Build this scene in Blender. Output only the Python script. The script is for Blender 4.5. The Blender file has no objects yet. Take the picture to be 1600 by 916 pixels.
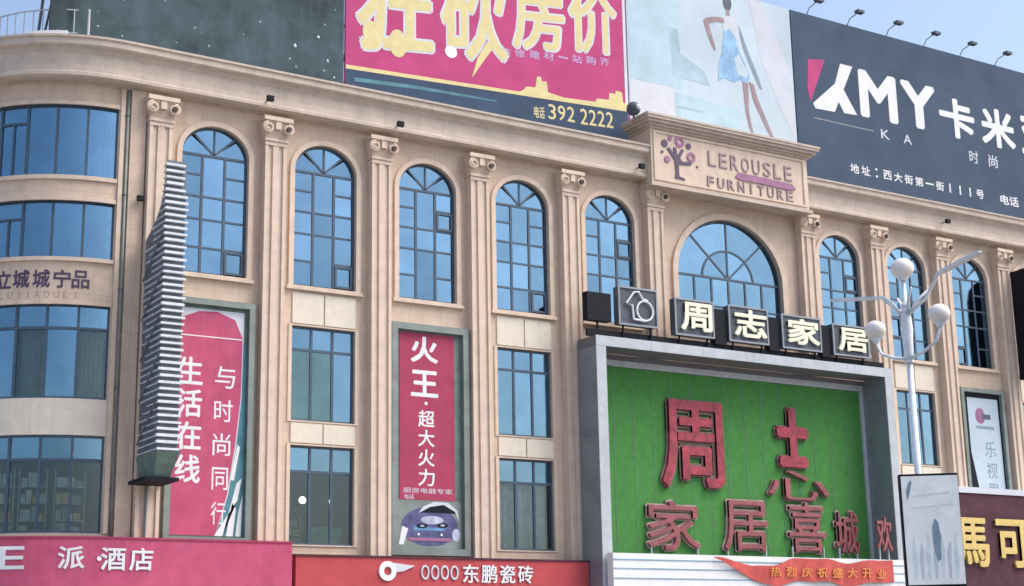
import bpy, math, random
from mathutils import Vector, Matrix
from mathutils.geometry import tessellate_polygon

scene = bpy.context.scene
COL = scene.collection
rnd = random.Random(7)
R = math.radians

# ------------------------------------------------------------------ camera
def cam_axes(yaw, pitch, roll):
    ca, sa, cp, sp = math.cos(yaw), math.sin(yaw), math.cos(pitch), math.sin(pitch)
    f = Vector((sa*cp, ca*cp, sp)); rt = Vector((ca, -sa, 0)); up = rt.cross(f)
    return rt*math.cos(roll)+up*math.sin(roll), -rt*math.sin(roll)+up*math.cos(roll), f
cd = bpy.data.cameras.new('camera'); cam = bpy.data.objects.new('camera', cd); COL.objects.link(cam)
rt, up, fw = cam_axes(R(32.296), R(13.431), R(-1.025))
M = Matrix((rt, up, -fw)).transposed().to_4x4(); M.translation = Vector((-19.82, -51.87, 1.6))
cam.matrix_world = M
cd.sensor_width = 36.0; cd.lens = 2398.6/1600*36; cd.clip_end = 3000
scene.camera = cam

# ------------------------------------------------------------------ sky, sun, exposure
SUN_EL, SUN_AZ = R(54), R(127)          # azimuth clockwise from +Y: high to the right, veiled, raking the street face
w = bpy.data.worlds.new('World'); scene.world = w; w.use_nodes = True
nt = w.node_tree
sky = nt.nodes.new('ShaderNodeTexSky'); sky.sky_type = 'NISHITA'; sky.sun_disc = False
sky.sun_elevation = SUN_EL; sky.sun_rotation = SUN_AZ
sky.air_density = 1.0; sky.dust_density = 4.0; sky.ozone_density = 1.0; sky.altitude = 0
bg = nt.nodes['Background']; nt.links.new(sky.outputs[0], bg.inputs[0]); bg.inputs[1].default_value = 0.13
sl = bpy.data.lights.new('sun', 'SUN'); sl.energy = 1.3; sl.angle = R(40); sl.color = (1, .95, .88)
so = bpy.data.objects.new('sun', sl); COL.objects.link(so)
sd = Vector((math.sin(SUN_AZ)*math.cos(SUN_EL), math.cos(SUN_AZ)*math.cos(SUN_EL), math.sin(SUN_EL)))
so.rotation_euler = sd.to_track_quat('Z', 'Y').to_euler(); so.location = (0, -40, 60)
vs = scene.view_settings
vs.view_transform = 'Standard'; vs.look = 'None'; vs.gamma = 1; vs.use_curve_mapping = False; vs.exposure = 1.03
scene.cycles.max_bounces = 6

# ------------------------------------------------------------------ materials
def mat(name, col, rough=.6, var=.12, scale=3., bump=0., bscale=20., metal=0., spec=.5, streak=0., objvar=0., streak_col=(.12,.11,.10), coat=0., joints=0.):
    m = bpy.data.materials.new(name); m.use_nodes = True; n = m.node_tree.nodes; l = m.node_tree.links
    b = n['Principled BSDF']; b.inputs['Roughness'].default_value = rough; b.inputs['Metallic'].default_value = metal
    b.inputs['Specular IOR Level'].default_value = spec; b.inputs['Coat Weight'].default_value = coat
    tc = n.new('ShaderNodeNewGeometry')
    no = n.new('ShaderNodeTexNoise'); no.inputs['Scale'].default_value = scale; no.inputs['Detail'].default_value = 6
    no.inputs['Roughness'].default_value = .65
    l.new(tc.outputs['Position'], no.inputs['Vector'])
    mr = n.new('ShaderNodeMapRange'); mr.inputs[1].default_value = .3; mr.inputs[2].default_value = .7
    mr.inputs[3].default_value = 1-var; mr.inputs[4].default_value = 1+var
    l.new(no.outputs[0], mr.inputs[0]); fac = mr.outputs[0]
    if objvar:
        oi = n.new('ShaderNodeObjectInfo'); m2 = n.new('ShaderNodeMapRange')
        m2.inputs[3].default_value = 1-objvar; m2.inputs[4].default_value = 1+objvar
        l.new(oi.outputs['Random'], m2.inputs[0])
        mu = n.new('ShaderNodeMath'); mu.operation = 'MULTIPLY'; l.new(fac, mu.inputs[0]); l.new(m2.outputs[0], mu.inputs[1]); fac = mu.outputs[0]
    mx = n.new('ShaderNodeVectorMath'); mx.operation = 'SCALE'; mx.inputs[0].default_value = col[:3]
    l.new(fac, mx.inputs['Scale']); out = mx.outputs[0]
    if streak:
        mp = n.new('ShaderNodeMapping'); mp.inputs['Scale'].default_value = (2.6, 2.6, .16)
        l.new(tc.outputs['Position'], mp.inputs[0])
        n2 = n.new('ShaderNodeTexNoise'); n2.inputs['Scale'].default_value = 1.3; n2.inputs['Detail'].default_value = 7; n2.inputs['Roughness'].default_value = .7
        l.new(mp.outputs[0], n2.inputs['Vector'])
        r2 = n.new('ShaderNodeMapRange'); r2.inputs[1].default_value = .5; r2.inputs[2].default_value = .78; r2.inputs[4].default_value = streak
        l.new(n2.outputs[0], r2.inputs[0])
        mc = n.new('ShaderNodeMix'); mc.data_type = 'RGBA'; l.new(r2.outputs[0], mc.inputs[0]); l.new(out, mc.inputs[6])
        mc.inputs[7].default_value = (*streak_col, 1); out = mc.outputs[2]
    if joints:
        sp = n.new('ShaderNodeSeparateXYZ'); l.new(tc.outputs['Position'], sp.inputs[0])
        ad = n.new('ShaderNodeMath'); ad.operation = 'SUBTRACT'; l.new(sp.outputs[0], ad.inputs[0]); l.new(sp.outputs[1], ad.inputs[1])
        cb = n.new('ShaderNodeCombineXYZ'); l.new(ad.outputs[0], cb.inputs[0]); l.new(sp.outputs[2], cb.inputs[1])
        br = n.new('ShaderNodeTexBrick'); br.inputs['Scale'].default_value = 1; br.inputs['Brick Width'].default_value = 1.1; br.inputs['Row Height'].default_value = .62
        br.inputs['Mortar Size'].default_value = .012; br.inputs['Mortar Smooth'].default_value = .3
        br.inputs['Color1'].default_value = (1, 1, 1, 1); br.inputs['Color2'].default_value = (1-joints*.5,)*3+(1,); br.inputs['Mortar'].default_value = (1-joints*1.8,)*3+(1,)
        l.new(cb.outputs[0], br.inputs['Vector'])
        mj = n.new('ShaderNodeMix'); mj.data_type = 'RGBA'; mj.blend_type = 'MULTIPLY'; mj.inputs[0].default_value = 1
        l.new(out, mj.inputs[6]); l.new(br.outputs[0], mj.inputs[7]); out = mj.outputs[2]
    l.new(out, b.inputs['Base Color'])
    if bump:
        nb = n.new('ShaderNodeTexNoise'); nb.inputs['Scale'].default_value = bscale; nb.inputs['Detail'].default_value = 5
        l.new(tc.outputs['Position'], nb.inputs['Vector'])
        bp = n.new('ShaderNodeBump'); bp.inputs['Strength'].default_value = bump; bp.inputs['Distance'].default_value = .05
        l.new(nb.outputs[0], bp.inputs['Height']); l.new(bp.outputs[0], b.inputs['Normal'])
    return m

def clear_glass(name, tint, refl):
    m = bpy.data.materials.new(name); m.use_nodes = True; n = m.node_tree.nodes; l = m.node_tree.links
    n.remove(n['Principled BSDF'])
    t = n.new('ShaderNodeBsdfTransparent'); t.inputs[0].default_value = (*tint, 1)
    g = n.new('ShaderNodeBsdfGlossy'); g.inputs['Roughness'].default_value = .03; g.inputs[0].default_value = (.75, .88, 1, 1)
    fr = n.new('ShaderNodeFresnel'); fr.inputs[0].default_value = 1.42
    a = n.new('ShaderNodeMath'); a.operation = 'MULTIPLY_ADD'; a.inputs[1].default_value = 1.; a.inputs[2].default_value = refl
    l.new(fr.outputs[0], a.inputs[0])
    mx = n.new('ShaderNodeMixShader'); l.new(a.outputs[0], mx.inputs[0]); l.new(t.outputs[0], mx.inputs[1]); l.new(g.outputs[0], mx.inputs[2])
    l.new(mx.outputs[0], n['Material Output'].inputs[0])
    return m

MT = {}
MT['wall'] = mat('beige_stone', (.61, .475, .37), .8, .12, 1.2, .15, 60, streak=.42, streak_col=(.27,.225,.20), joints=.10)
MT['trim'] = mat('pale_stone_trim', (.63, .505, .405), .75, .10, 2., .12, 50, streak=.38, streak_col=(.28,.245,.22))
MT['cornice'] = mat('weathered_cornice', (.52, .435, .365), .8, .13, 1.5, .15, 40, streak=.4, streak_col=(.22,.21,.20))
MT['cap_eye'] = mat('dark_volute_eye', (.07, .055, .05), .9)  # plain dark brown for the round eye of each right-hand volute
MT['white_panel'] = mat('cream_panel', (.66, .60, .50), .55, .08, 2., streak=.3, streak_col=(.40,.37,.30))
MT['frame'] = mat('blue_black_aluminium', (.05, .085, .13), .4, .15, 6)
MT['glass'] = mat('blue_coated_glass', (.145, .255, .355), .06, .14, .5, .035, 1.3, metal=1., objvar=.2)
MT['glass_dark'] = mat('green_tinted_glass', (.10, .17, .18), .06, .2, .8, .03, 1.5, metal=.8, objvar=.15)
MT['clear'] = clear_glass('clear_glass', (.82, .88, .88), .025)
MT['inner'] = mat('interior_plaster', (.36, .37, .36), .9, .2, .6)
MT['inner_dark'] = mat('interior_grey', (.17, .18, .19), .9, .25, .8)
MT['curtain_grey'] = mat('grey_curtain', (.42, .46, .48), .85, .2, 3)
MT['curtain_green'] = mat('green_curtain', (.20, .27, .21), .85, .2, 3)
MT['darkboard'] = mat('slate_billboard_skin', (.055, .085, .10), .75, .55, .5, .2, 3., streak=.35, streak_col=(.10,.14,.16), spec=.18)
MT['steel'] = mat('billboard_steel', (.16, .18, .20), .5, .2, 4, metal=.3)
MT['pink'] = mat('pink_vinyl', (.46, .065, .19), .75, .12, .8, .08, 2.5, spec=.18)
MT['pink2'] = mat('faded_pink_vinyl', (.47, .085, .165), .75, .16, 1.2, .12, 3., streak=.25, streak_col=(.50,.20,.30), spec=.18)
MT['red'] = mat('red_sign_panel', (.45, .075, .085), .75, .12, 1.2, .1, 3., spec=.18)
MT['crimson'] = mat('crimson_vinyl', (.36, .055, .11), .75, .12, 1.2, .1, 3., spec=.18)
MT['cream'] = mat('cream_print', (.66, .58, .30), .75, .08, 2, spec=.18)
MT['white'] = mat('white_print', (.72, .74, .76), .75, .07, 2, spec=.18)
MT['lavender'] = mat('lavender_print', (.50, .36, .58), .75, .1, 2, spec=.18)
MT['navy'] = mat('navy_vinyl', (.045, .075, .13), .75, .2, .8, .1, 3., spec=.18)
MT['kmy'] = mat('slate_blue_vinyl', (.055, .085, .135), .75, .18, .4, .1, 2., spec=.18)
MT['pale'] = mat('pale_poster', (.50, .60, .67), .75, .12, .25, .1, 2., spec=.18)
MT['paleteal'] = mat('pale_teal_print', (.42, .57, .645), .75, .15, .5, spec=.18)
MT['palegrey'] = mat('pale_grey_print', (.58, .61, .67), .75, .1, .6, spec=.18)
MT['greyblue'] = mat('grey_blue_print', (.22, .36, .47), .75, .2, .8, spec=.18)
MT['dressblue'] = mat('print_pale_blue', (.27, .45, .66), .75, .35, 1.2, spec=.18)
MT['softshade'] = mat('print_soft_shade', (.38, .51, .59), .75, .2, .8, spec=.18)
MT['skin'] = mat('print_skin', (.33, .25, .27), .75, .2, 2, spec=.18)
MT['hair'] = mat('print_hair', (.12, .14, .17), .75, .2, 2, spec=.18)
MT['bluecloth'] = mat('print_blue', (.12, .27, .47), .75, .3, 1.5, spec=.18)
MT['shadowprint'] = mat('print_shadow_figure', (.24, .32, .38), .75, .2, 1.5, spec=.18)
MT['purple'] = mat('dark_purple_lettering', (.075, .045, .10), .5, .2, 4)
MT['mauve'] = mat('mauve_lettering', (.30, .12, .23), .5, .2, 4)
MT['plum'] = mat('faint_plum_lettering', (.33, .22, .25), .6, .2, 4)
MT['portal'] = mat('brushed_portal_panel', (.24, .265, .30), .45, .14, 1.0, .05, 8, metal=.25, streak=.3, streak_col=(.14,.15,.17))
MT['portal_light'] = mat('pale_portal_trim', (.42, .46, .50), .45, .12, 1.5, .05, 8, streak=.3, streak_col=(.22,.23,.25))
MT['soffit'] = mat('grey_soffit', (.15, .145, .155), .7, .15, 2)
MT['green'] = mat('green_turf_board', (.075, .26, .065), .75, .13, 3.0, .8, 45, spec=.18)
MT['redchar'] = mat('red_relief', (.32, .035, .06), .6, .5, 2.5, .3, 12)
MT['browned'] = mat('brown_relief_edge', (.20, .13, .11), .7, .3, 3)
MT['redchar2'] = mat('muted_red_relief', (.27, .075, .085), .6, .35, 2.5, .3, 12)
MT['tanedge'] = mat('tan_relief_edge', (.42, .30, .27), .7, .35, 3)
MT['black'] = mat('black_box', (.010, .012, .018), .6, .3, 3, spec=.15)
MT['boxface'] = mat('grey_box_face', (.085, .10, .125), .55, .3, 3, spec=.25)
MT['letter_cream'] = mat('cream_plastic_letter', (.80, .80, .62), .4, .06, 4)
MT['maroon'] = mat('maroon_sign', (.085, .035, .05), .75, .25, 1.5, .05, 10, spec=.18)
MT['gold'] = mat('gold_letter', (.66, .49, .17), .4, .12, 3, metal=.15)
MT['bladeskin'] = mat('blade_dark_skin', (.12, .14, .17), .6, .3, 1.5)
MT['slat'] = mat('white_slat', (.62, .66, .70), .45, .15, 5)
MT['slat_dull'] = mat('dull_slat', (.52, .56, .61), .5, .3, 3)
MT['mossy'] = mat('weathered_green_metal', (.13, .19, .165), .6, .3, 2.)
MT['framegrey'] = mat('grey_green_frame', (.19, .23, .215), .55, .2, 1.5, streak=.3, streak_col=(.12,.14,.13))
MT['teal'] = mat('teal_print', (.09, .22, .26), .75, .3, 1.2, spec=.18)
MT['stove'] = mat('stove_print', (.10, .105, .22), .75, .35, 2.2, spec=.18)
MT['stove2'] = mat('stove_highlight_print', (.42, .45, .58), .75, .3, 3, spec=.18)
MT['lamp_white'] = mat('white_lamp_paint', (.70, .74, .78), .45, .14, 4, streak=.35, streak_col=(.40,.40,.40))
MT['globe'] = mat('opal_globe', (.82, .76, .72), .25, .04, 4)
MT['boxwhite'] = mat('light_box_skin', (.86, .88, .86), .6, .1, 2.4, spec=.2)
MT['boxtint'] = mat('light_box_tint', (.66, .74, .76), .6, .2, 3, spec=.2)
MT['ribbon'] = mat('red_ribbon', (.50, .07, .06), .6, .25, 2)
MT['orange'] = mat('orange_print', (.70, .25, .06), .6, .2, 3)
MT['asphalt'] = mat('asphalt', (.05, .05, .052), .9, .25, 1.5, .4, 60)
MT['paving'] = mat('paving', (.28, .27, .26), .85, .2, 1.2, .3, 30)
MT['kerb'] = mat('kerb_stone', (.33, .32, .31), .85, .15, 3)
MT['roof'] = mat('roof_grey', (.22, .22, .22), .9, .2, 1)
MT['goods_a'] = mat('goods_cream', (.50, .46, .36), .7, .3, 3, objvar=.3)
MT['goods_b'] = mat('goods_grey', (.33, .36, .36), .7, .3, 3, objvar=.4)
MT['goods_c'] = mat('goods_green', (.10, .26, .17), .7, .3, 3, objvar=.3)
MT['goods_d'] = mat('goods_ochre', (.48, .33, .12), .7, .3, 3, objvar=.3)
MT['emis'] = bpy.data.materials.new('lit_bulb'); MT['emis'].use_nodes = True
_b = MT['emis'].node_tree.nodes['Principled BSDF']; _b.inputs['Emission Color'].default_value = (1, .97, .9, 1); _b.inputs['Emission Strength'].default_value = 4

# ------------------------------------------------------------------ geometry helpers
def wloc(o):
    v = Vector((0, 0, 0))
    while o is not None: v += o.location; o = o.parent
    return v
class MB:
    def __init__(s): s.v = []; s.f = []
    def add(s, vs, fs):
        k = len(s.v); s.v += [tuple(p) for p in vs]; s.f += [tuple(i+k for i in f) for f in fs]; return s
    def box(s, x0, x1, y0, y1, z0, z1):
        return s.add([(x0,y0,z0),(x1,y0,z0),(x1,y1,z0),(x0,y1,z0),(x0,y0,z1),(x1,y0,z1),(x1,y1,z1),(x0,y1,z1)],
                     [(0,3,2,1),(4,5,6,7),(0,1,5,4),(1,2,6,5),(2,3,7,6),(3,0,4,7)])
    def prism(s, outer, y0, y1, holes=()):            # polygon in (x, z), extruded from y0 (front) to y1
        loops = [list(outer)]+[list(h) for h in holes]
        tri = tessellate_polygon([[Vector((p[0], p[1], 0)) for p in l] for l in loops])
        flat = [p for l in loops for p in l]; n = len(flat)
        vs = [(p[0], y0, p[1]) for p in flat]+[(p[0], y1, p[1]) for p in flat]
        fs = []
        for t in tri:
            a, b, c = (Vector((flat[i][0], flat[i][1])) for i in t)
            cr = (b-a).x*(c-a).y-(b-a).y*(c-a).x
            t = tuple(t) if cr > 0 else tuple(reversed(t))
            fs.append(t); fs.append(tuple(i+n for i in reversed(t)))
        k = 0
        for li, l in enumerate(loops):
            ar = sum(l[i][0]*l[(i+1) % len(l)][1]-l[(i+1) % len(l)][0]*l[i][1] for i in range(len(l)))
            flip = (ar > 0) == (li == 0)
            for i in range(len(l)):
                a, b = k+i, k+(i+1) % len(l)
                fs.append((a, a+n, b+n, b) if flip else (a, b, b+n, a+n))
            k += len(l)
        return s.add(vs, fs)
    def tube(s, pts, rad, n=10, caps=True):
        pts = [Vector(p) for p in pts]; rad = rad if isinstance(rad, (list, tuple)) else [rad]*len(pts)
        vs = []; prev = None
        for i, p in enumerate(pts):
            d = (pts[min(i+1, len(pts)-1)]-pts[max(i-1, 0)]).normalized()
            a = Vector((0, 0, 1)) if abs(d.z) < .9 else Vector((1, 0, 0))
            u = d.cross(a).normalized() if prev is None else (prev-d*prev.dot(d)).normalized()
            prev = u; q = d.cross(u)
            for k in range(n):
                t = 2*math.pi*k/n; vs.append(p+(u*math.cos(t)+q*math.sin(t))*rad[i])
        fs = [(i*n+k, i*n+(k+1) % n, (i+1)*n+(k+1) % n, (i+1)*n+k) for i in range(len(pts)-1) for k in range(n)]
        if caps: fs += [tuple(reversed(range(n))), tuple(range((len(pts)-1)*n, len(pts)*n))]
        return s.add(vs, fs)
    def ball(s, c, r, nu=20, nv=12, sz=1.):
        vs = []; fs = []
        for j in range(nv+1):
            p = math.pi*j/nv
            for i in range(nu):
                t = 2*math.pi*i/nu
                vs.append((c[0]+r*math.sin(p)*math.cos(t), c[1]+r*math.sin(p)*math.sin(t), c[2]+r*sz*math.cos(p)))
        for j in range(nv):
            for i in range(nu):
                a, b = j*nu+i, j*nu+(i+1) % nu; fs.append((a, a+nu, b+nu, b))
        return s.add(vs, fs)
    def sweep(s, path, prof, caps=True):              # path [(x,y,nx,ny)] left to right, n outward; prof [(out,z)] closed loop
        m = len(prof); vs = []
        for (x, y, nx, ny) in path:
            for (o, z) in prof: vs.append((x+nx*o, y+ny*o, z))
        fs = []
        for i in range(len(path)-1):
            for k in range(m):
                a, b = i*m+k, i*m+(k+1) % m; fs.append((a, a+m, b+m, b))
        if caps: fs += [tuple(range(m)), tuple(reversed(range((len(path)-1)*m, len(path)*m)))]
        return s.add(vs, fs)
    def build(s, name, m, parent=None, smooth=False):
        off = wloc(parent) if parent else Vector((0, 0, 0))
        me = bpy.data.meshes.new(name)
        me.from_pydata([(p[0]-off.x, p[1]-off.y, p[2]-off.z) for p in s.v], [], s.f); me.update()
        me.materials.append(MT[m] if isinstance(m, str) else m)
        if smooth: me.shade_smooth()
        o = bpy.data.objects.new(name, me); COL.objects.link(o)
        if parent: o.parent = parent
        return o
def tag(o, label, cat, group=None):
    o['label'] = label; o['category'] = cat
    if group: o['group'] = group
    return o
def thing(name, loc, label, cat, group=None):
    o = bpy.data.objects.new(name, None); o.location = loc; o.empty_display_size = .3; COL.objects.link(o)
    return tag(o, label, cat, group)
def struct(o): o['kind'] = 'structure'; return o
_cube = {}
def unit_box(name, m, parent, x0, x1, y0, y1, z0, z1):   # shared unit-cube mesh
    if m not in _cube:
        me = bpy.data.meshes.new('unit_'+m); b = MB().box(-.5, .5, -.5, .5, -.5, .5)
        me.from_pydata(b.v, [], b.f); me.materials.append(MT[m]); _cube[m] = me
    o = bpy.data.objects.new(name, _cube[m]); COL.objects.link(o); off = wloc(parent) if parent else Vector((0, 0, 0))
    o.parent = parent
    o.location = Vector(((x0+x1)/2, (y0+y1)/2, (z0+z1)/2))-off; o.scale = (x1-x0, y1-y0, z1-z0)
    return o
_glyph = {}
def glyph(s, bold=.0, fit=True):
    k = (s, bold)
    if k in _glyph: return _glyph[k]
    c = bpy.data.curves.new('glyph', 'FONT'); c.body = s; c.offset = bold; c.resolution_u = 3; c.fill_mode = 'FRONT'
    o = bpy.data.objects.new('glyph', c); COL.objects.link(o); bpy.context.view_layer.update()
    dg = bpy.context.evaluated_depsgraph_get(); me = o.evaluated_get(dg).to_mesh()
    vs = [(v.co.x, v.co.y) for v in me.vertices]; fs = [tuple(p.vertices) for p in me.polygons]
    o.evaluated_get(dg).to_mesh_clear(); bpy.data.objects.remove(o); bpy.data.curves.remove(c)
    _glyph[k] = (vs, fs); return _glyph[k]
def text_mb(s, x0, x1, z0, z1, y, depth=.02, bold=.0, shear=0., frame=None):
    if not bold: return text_one(s, x0, x1, z0, z1, y, depth, shear, frame)
    b = MB(); d = bold*min(x1-x0, z1-z0)*1.1            # heavier strokes: shifted copies, each 1.2 mm behind the last
    ring = [(math.cos(R(45*k+22.5)), math.sin(R(45*k+22.5))) for k in range(8)]
    for k, (dx, dz) in enumerate(ring):
        q = text_one(s, x0+d+dx*d, x1-d+dx*d, z0+d+dz*d, z1-d+dz*d, y+.0012*k, depth-.0012*k, shear, frame); b.add(q.v, q.f)
    return b
def text_one(s, x0, x1, z0, z1, y, depth=.02, shear=0., frame=None):
    """text filling the rectangle x0..x1, z0..z1 facing -Y, front face at y; frame maps (x, y, z) to the world"""
    vs, fs = glyph(s)
    ax, bx = min(v[0] for v in vs), max(v[0] for v in vs); ay, by = min(v[1] for v in vs), max(v[1] for v in vs)
    P = [((v[0]-ax)/max(bx-ax, 1e-6), (v[1]-ay)/max(by-ay, 1e-6)) for v in vs]
    if len(s) == 1:                       # thin glyphs (1, I, a dash) keep their own proportions
        gw, gh = bx-ax, by-ay
        if gw/gh < .3: hw_ = (z1-z0)*gw/gh*.6; x0, x1 = (x0+x1)/2-hw_, (x0+x1)/2+hw_
        elif gh/gw < .3: hh_ = (x1-x0)*gh/gw*.6; z0, z1 = (z0+z1)/2-hh_, (z0+z1)/2+hh_
    Q = [(x0+(x1-x0)*u, z0+(z1-z0)*t+shear*(x1-x0)*(u-.5)) for u, t in P]
    n = len(Q); from collections import Counter
    ed = Counter()
    ff = []
    for f in fs:
        ar = sum(Q[f[i]][0]*Q[f[(i+1) % len(f)]][1]-Q[f[(i+1) % len(f)]][0]*Q[f[i]][1] for i in range(len(f)))
        f = f if ar > 0 else tuple(reversed(f)); ff.append(f)
        for i in range(len(f)): ed[(f[i], f[(i+1) % len(f)])] += 1
    V = [(q[0], y, q[1]) for q in Q]+[(q[0], y+depth, q[1]) for q in Q]
    F = list(ff)
    for (a, b) in ed:
        if (b, a) not in ed: F.append((a, a+n, b+n, b))
    if frame: V = [frame(*p) for p in V]
    return MB().add(V, F)
def text(name, s, x0, x1, z0, z1, y, m, parent, depth=.02, bold=.0, shear=0., frame=None):
    return text_mb(s, x0, x1, z0, z1, y, depth, bold, shear, frame).build(name, m, parent)
def ell(cx, cz, rx, rz, n=24, a0=0., a1=360.):
    full = abs(a1-a0) >= 360
    return [(cx+rx*math.cos(R(a0+(a1-a0)*i/(n if full else n-1))), cz+rz*math.sin(R(a0+(a1-a0)*i/(n if full else n-1)))) for i in range(n)]
def rect(x0, x1, z0, z1): return [(x0, z0), (x1, z0), (x1, z1), (x0, z1)]
def print_poly(name, pts, y, m, parent, d=.01): return MB().prism(pts, y, y+d).build(name, m, parent)

# ------------------------------------------------------------------ ground
struct(MB().add([(-1500,-1500,0),(1500,-1500,0),(1500,1500,0),(-1500,1500,0)], [(0,1,2,3)]).build('ground', 'paving'))
struct(MB().add([(-400,-62,.004),(400,-62,.004),(400,-30,.004),(-400,-30,.004)], [(0,1,2,3)]).build('road', 'asphalt'))
struct(MB().box(-400, 400, -30, -29.8, 0, .13).build('kerb', 'kerb'))
for i in range(14):
    struct(MB().box(-60+i*10, -56+i*10, -46.08, -45.92, .0045, .008).build('lane_marking', 'white'))

# ------------------------------------------------------------------ the mall
mall = thing('shopping_mall', (20.5, 8, 0), 'beige stone shopping mall with tall arched blue windows, pilasters and rounded corner', 'building')
BAYS = [0, 4.5, 9, 13.5, 18, 31.5, 36, 40.5, 45]
COLS = [-2.25, 2.25, 6.75, 11.25, 15.75, 20.25, 29.25, 33.75, 38.25, 42.75, 47.25]
WINB = {4.5, 13.5, 36, 45}
HW, SPR, RISE, ABOT = 1.31, 20.05, 1.12, 15.46
def arch(cx, hw, zb, zs, rise, n=25):
    return [(cx-hw, zb), (cx+hw, zb)]+ell(cx, zs, hw, rise, n, 0, 180)
def arch_window(cx, holes_only=False):
    bm = MB(); t = .05
    o = arch(cx, HW, ABOT, SPR, RISE); i = arch(cx, HW-.08, ABOT+.08, SPR, RISE-.08)
    bm.prism(o, .12, .24, [i])
    x1, x2 = cx-.44, cx+.44
    side = [SPR, 19.28, 18.45, 17.58, 16.5, ABOT+.08]
    mid = [SPR, 18.45, 17.58, ABOT+.08]
    if rnd.random() < .4: mid = [SPR, 18.45, 17.58, 16.5, ABOT+.08]
    for x in (x1, x2): bm.box(x-t, x+t, .13, .22, ABOT+.08, SPR-t)
    bm.box(cx-HW+.08, cx+HW-.08, .125, .225, SPR-t, SPR+t)
    for (xa, xb, zs) in ((cx-HW+.08, x1-t, side), (x1+t, x2-t, mid), (x2+t, cx+HW-.08, side)):
        for z in zs[1:-1]: bm.box(xa, xb, .135, .215, z-.04, z+.04)
    for a in (45, 90, 135):
        c, s = math.cos(R(a)), math.sin(R(a)); ra = 1/math.sqrt((c/(HW-.06))**2+(s/(RISE-.06))**2)
        px, pz = -s*.04, c*.04
        bm.prism([(cx+px, SPR+t+pz), (cx-px, SPR+t-pz if a != 90 else SPR+t), (cx+c*ra-px, SPR+s*ra-pz), (cx+c*ra+px, SPR+s*ra+pz)], .135, .215)
    sash = rnd.choice([(0, 4), (2, 4), (0, 3), (2, 1)])
    wn = bm.build('window', 'frame', mall)
    for ci, (xa, xb, zs) in enumerate(((cx-HW+.08, x1-t, side), (x1+t, x2-t, mid), (x2+t, cx+HW-.08, side))):
        for k in range(len(zs)-1):
            p = unit_box('pane', 'glass', wn, xa, xb, .165, .185, zs[k+1]+.03, zs[k]-.03)
            p.rotation_euler = (R(rnd.uniform(-.5, .5)), 0, R(rnd.uniform(-.5, .5)))
            if (ci, k) == sash:
                h = MB().prism(rect(xa, xb, zs[k+1]+.04, zs[k]-.04), .10, .135, [rect(xa+.09, xb-.09, zs[k+1]+.13, zs[k]-.13)])
                h.build('sash', 'frame', wn)
    for q in range(4):
        a0, a1 = q*45+2, q*45+43
        pts = [(cx, SPR+.05)]+[(cx+(HW-.07)*math.cos(R(a0+(a1-a0)*j/6)), max(SPR+.05, SPR+(RISE-.07)*math.sin(R(a0+(a1-a0)*j/6)))) for j in range(7)]
        MB().prism(pts, .165, .185).build('pane', 'glass', wn)
    # moulded surround and sill
    MB().prism(arch(cx, HW+.2, ABOT-.02, SPR, RISE+.2), -.09, -.002, [arch(cx, HW, ABOT+.02, SPR, RISE)]).build('arch_surround', 'trim', mall)
    MB().box(cx-HW-.28, cx+HW+.28, -.16, -.003, ABOT-.16, ABOT-.022).build('window_sill', 'trim', mall)
def rect_window(cx, z0, z1, zt, kinds):
    bm = MB(); t = .05; xa, xb = cx-HW, cx+HW
    bm.prism(rect(xa, xb, z0, z1), .12, .24, [rect(xa+.08, xb-.08, z0+.08, z1-.08)])
    xs = [xa+.08, cx-.44, cx+.44, xb-.08]
    bm.box(xa+.08, xb-.08, .125, .225, zt-t, zt+t)
    for x in xs[1:3]:
        bm.box(x-t, x+t, .13, .22, z0+.08, zt-t); bm.box(x-t, x+t, .13, .22, zt+t, z1-.08)
    wn = bm.build('window', 'frame', mall)
    for k in range(3):
        x0, x1 = xs[k]+(t if k else 0), xs[k+1]-(t if k < 2 else 0)
        for (za, zb, m) in ((zt+t, z1-.08, 'glass'), (z0+.08, zt-t, kinds[k])):
            p = unit_box('pane', m, wn, x0, x1, .165, .185, za, zb)
            if m == 'glass': p.rotation_euler = (R(rnd.uniform(-.5, .5)), 0, R(rnd.uniform(-.5, .5)))
for cx in BAYS:
    holes = [arch(cx, HW, ABOT, SPR, RISE)]
    if cx in WINB: holes += [rect(cx-HW, cx+HW, 10.35, 13.93), rect(cx-HW, cx+HW, 5.8, 9.43)]
    MB().prism(rect(cx-2.25, cx+2.25, 5.0, 22.05), 0, .4, holes).build('wall', 'wall', mall)
    arch_window(cx)
    if cx in WINB:
        k2 = {4.5: ('glass_dark', 'glass_dark', 'glass'), 36: ('glass', 'glass', 'glass')}.get(cx, ('glass', 'glass', 'glass'))
        rect_window(cx, 10.35, 13.93, 13.05, k2)
        rect_window(cx, 5.8, 9.43, 8.48, ('clear', 'clear', 'clear'))
        for (za, zb) in ((14.02, 15.2), (9.52, 10.25)):
            for (xa, xb) in ((cx-HW, cx-.03), (cx+.03, cx+HW)):
                unit_box('spandrel_panel', 'white_panel', mall, xa, xb, -.05, -.002, za, zb)
        for z0, z1 in ((10.35, 13.93), (5.8, 9.43)):
            MB().prism(rect(cx-HW-.14, cx+HW+.14, z0-.05, z1+.05), -.045, -.003, [rect(cx-HW, cx+HW, z0, z1)]).build('window_surround', 'trim', mall)
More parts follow.
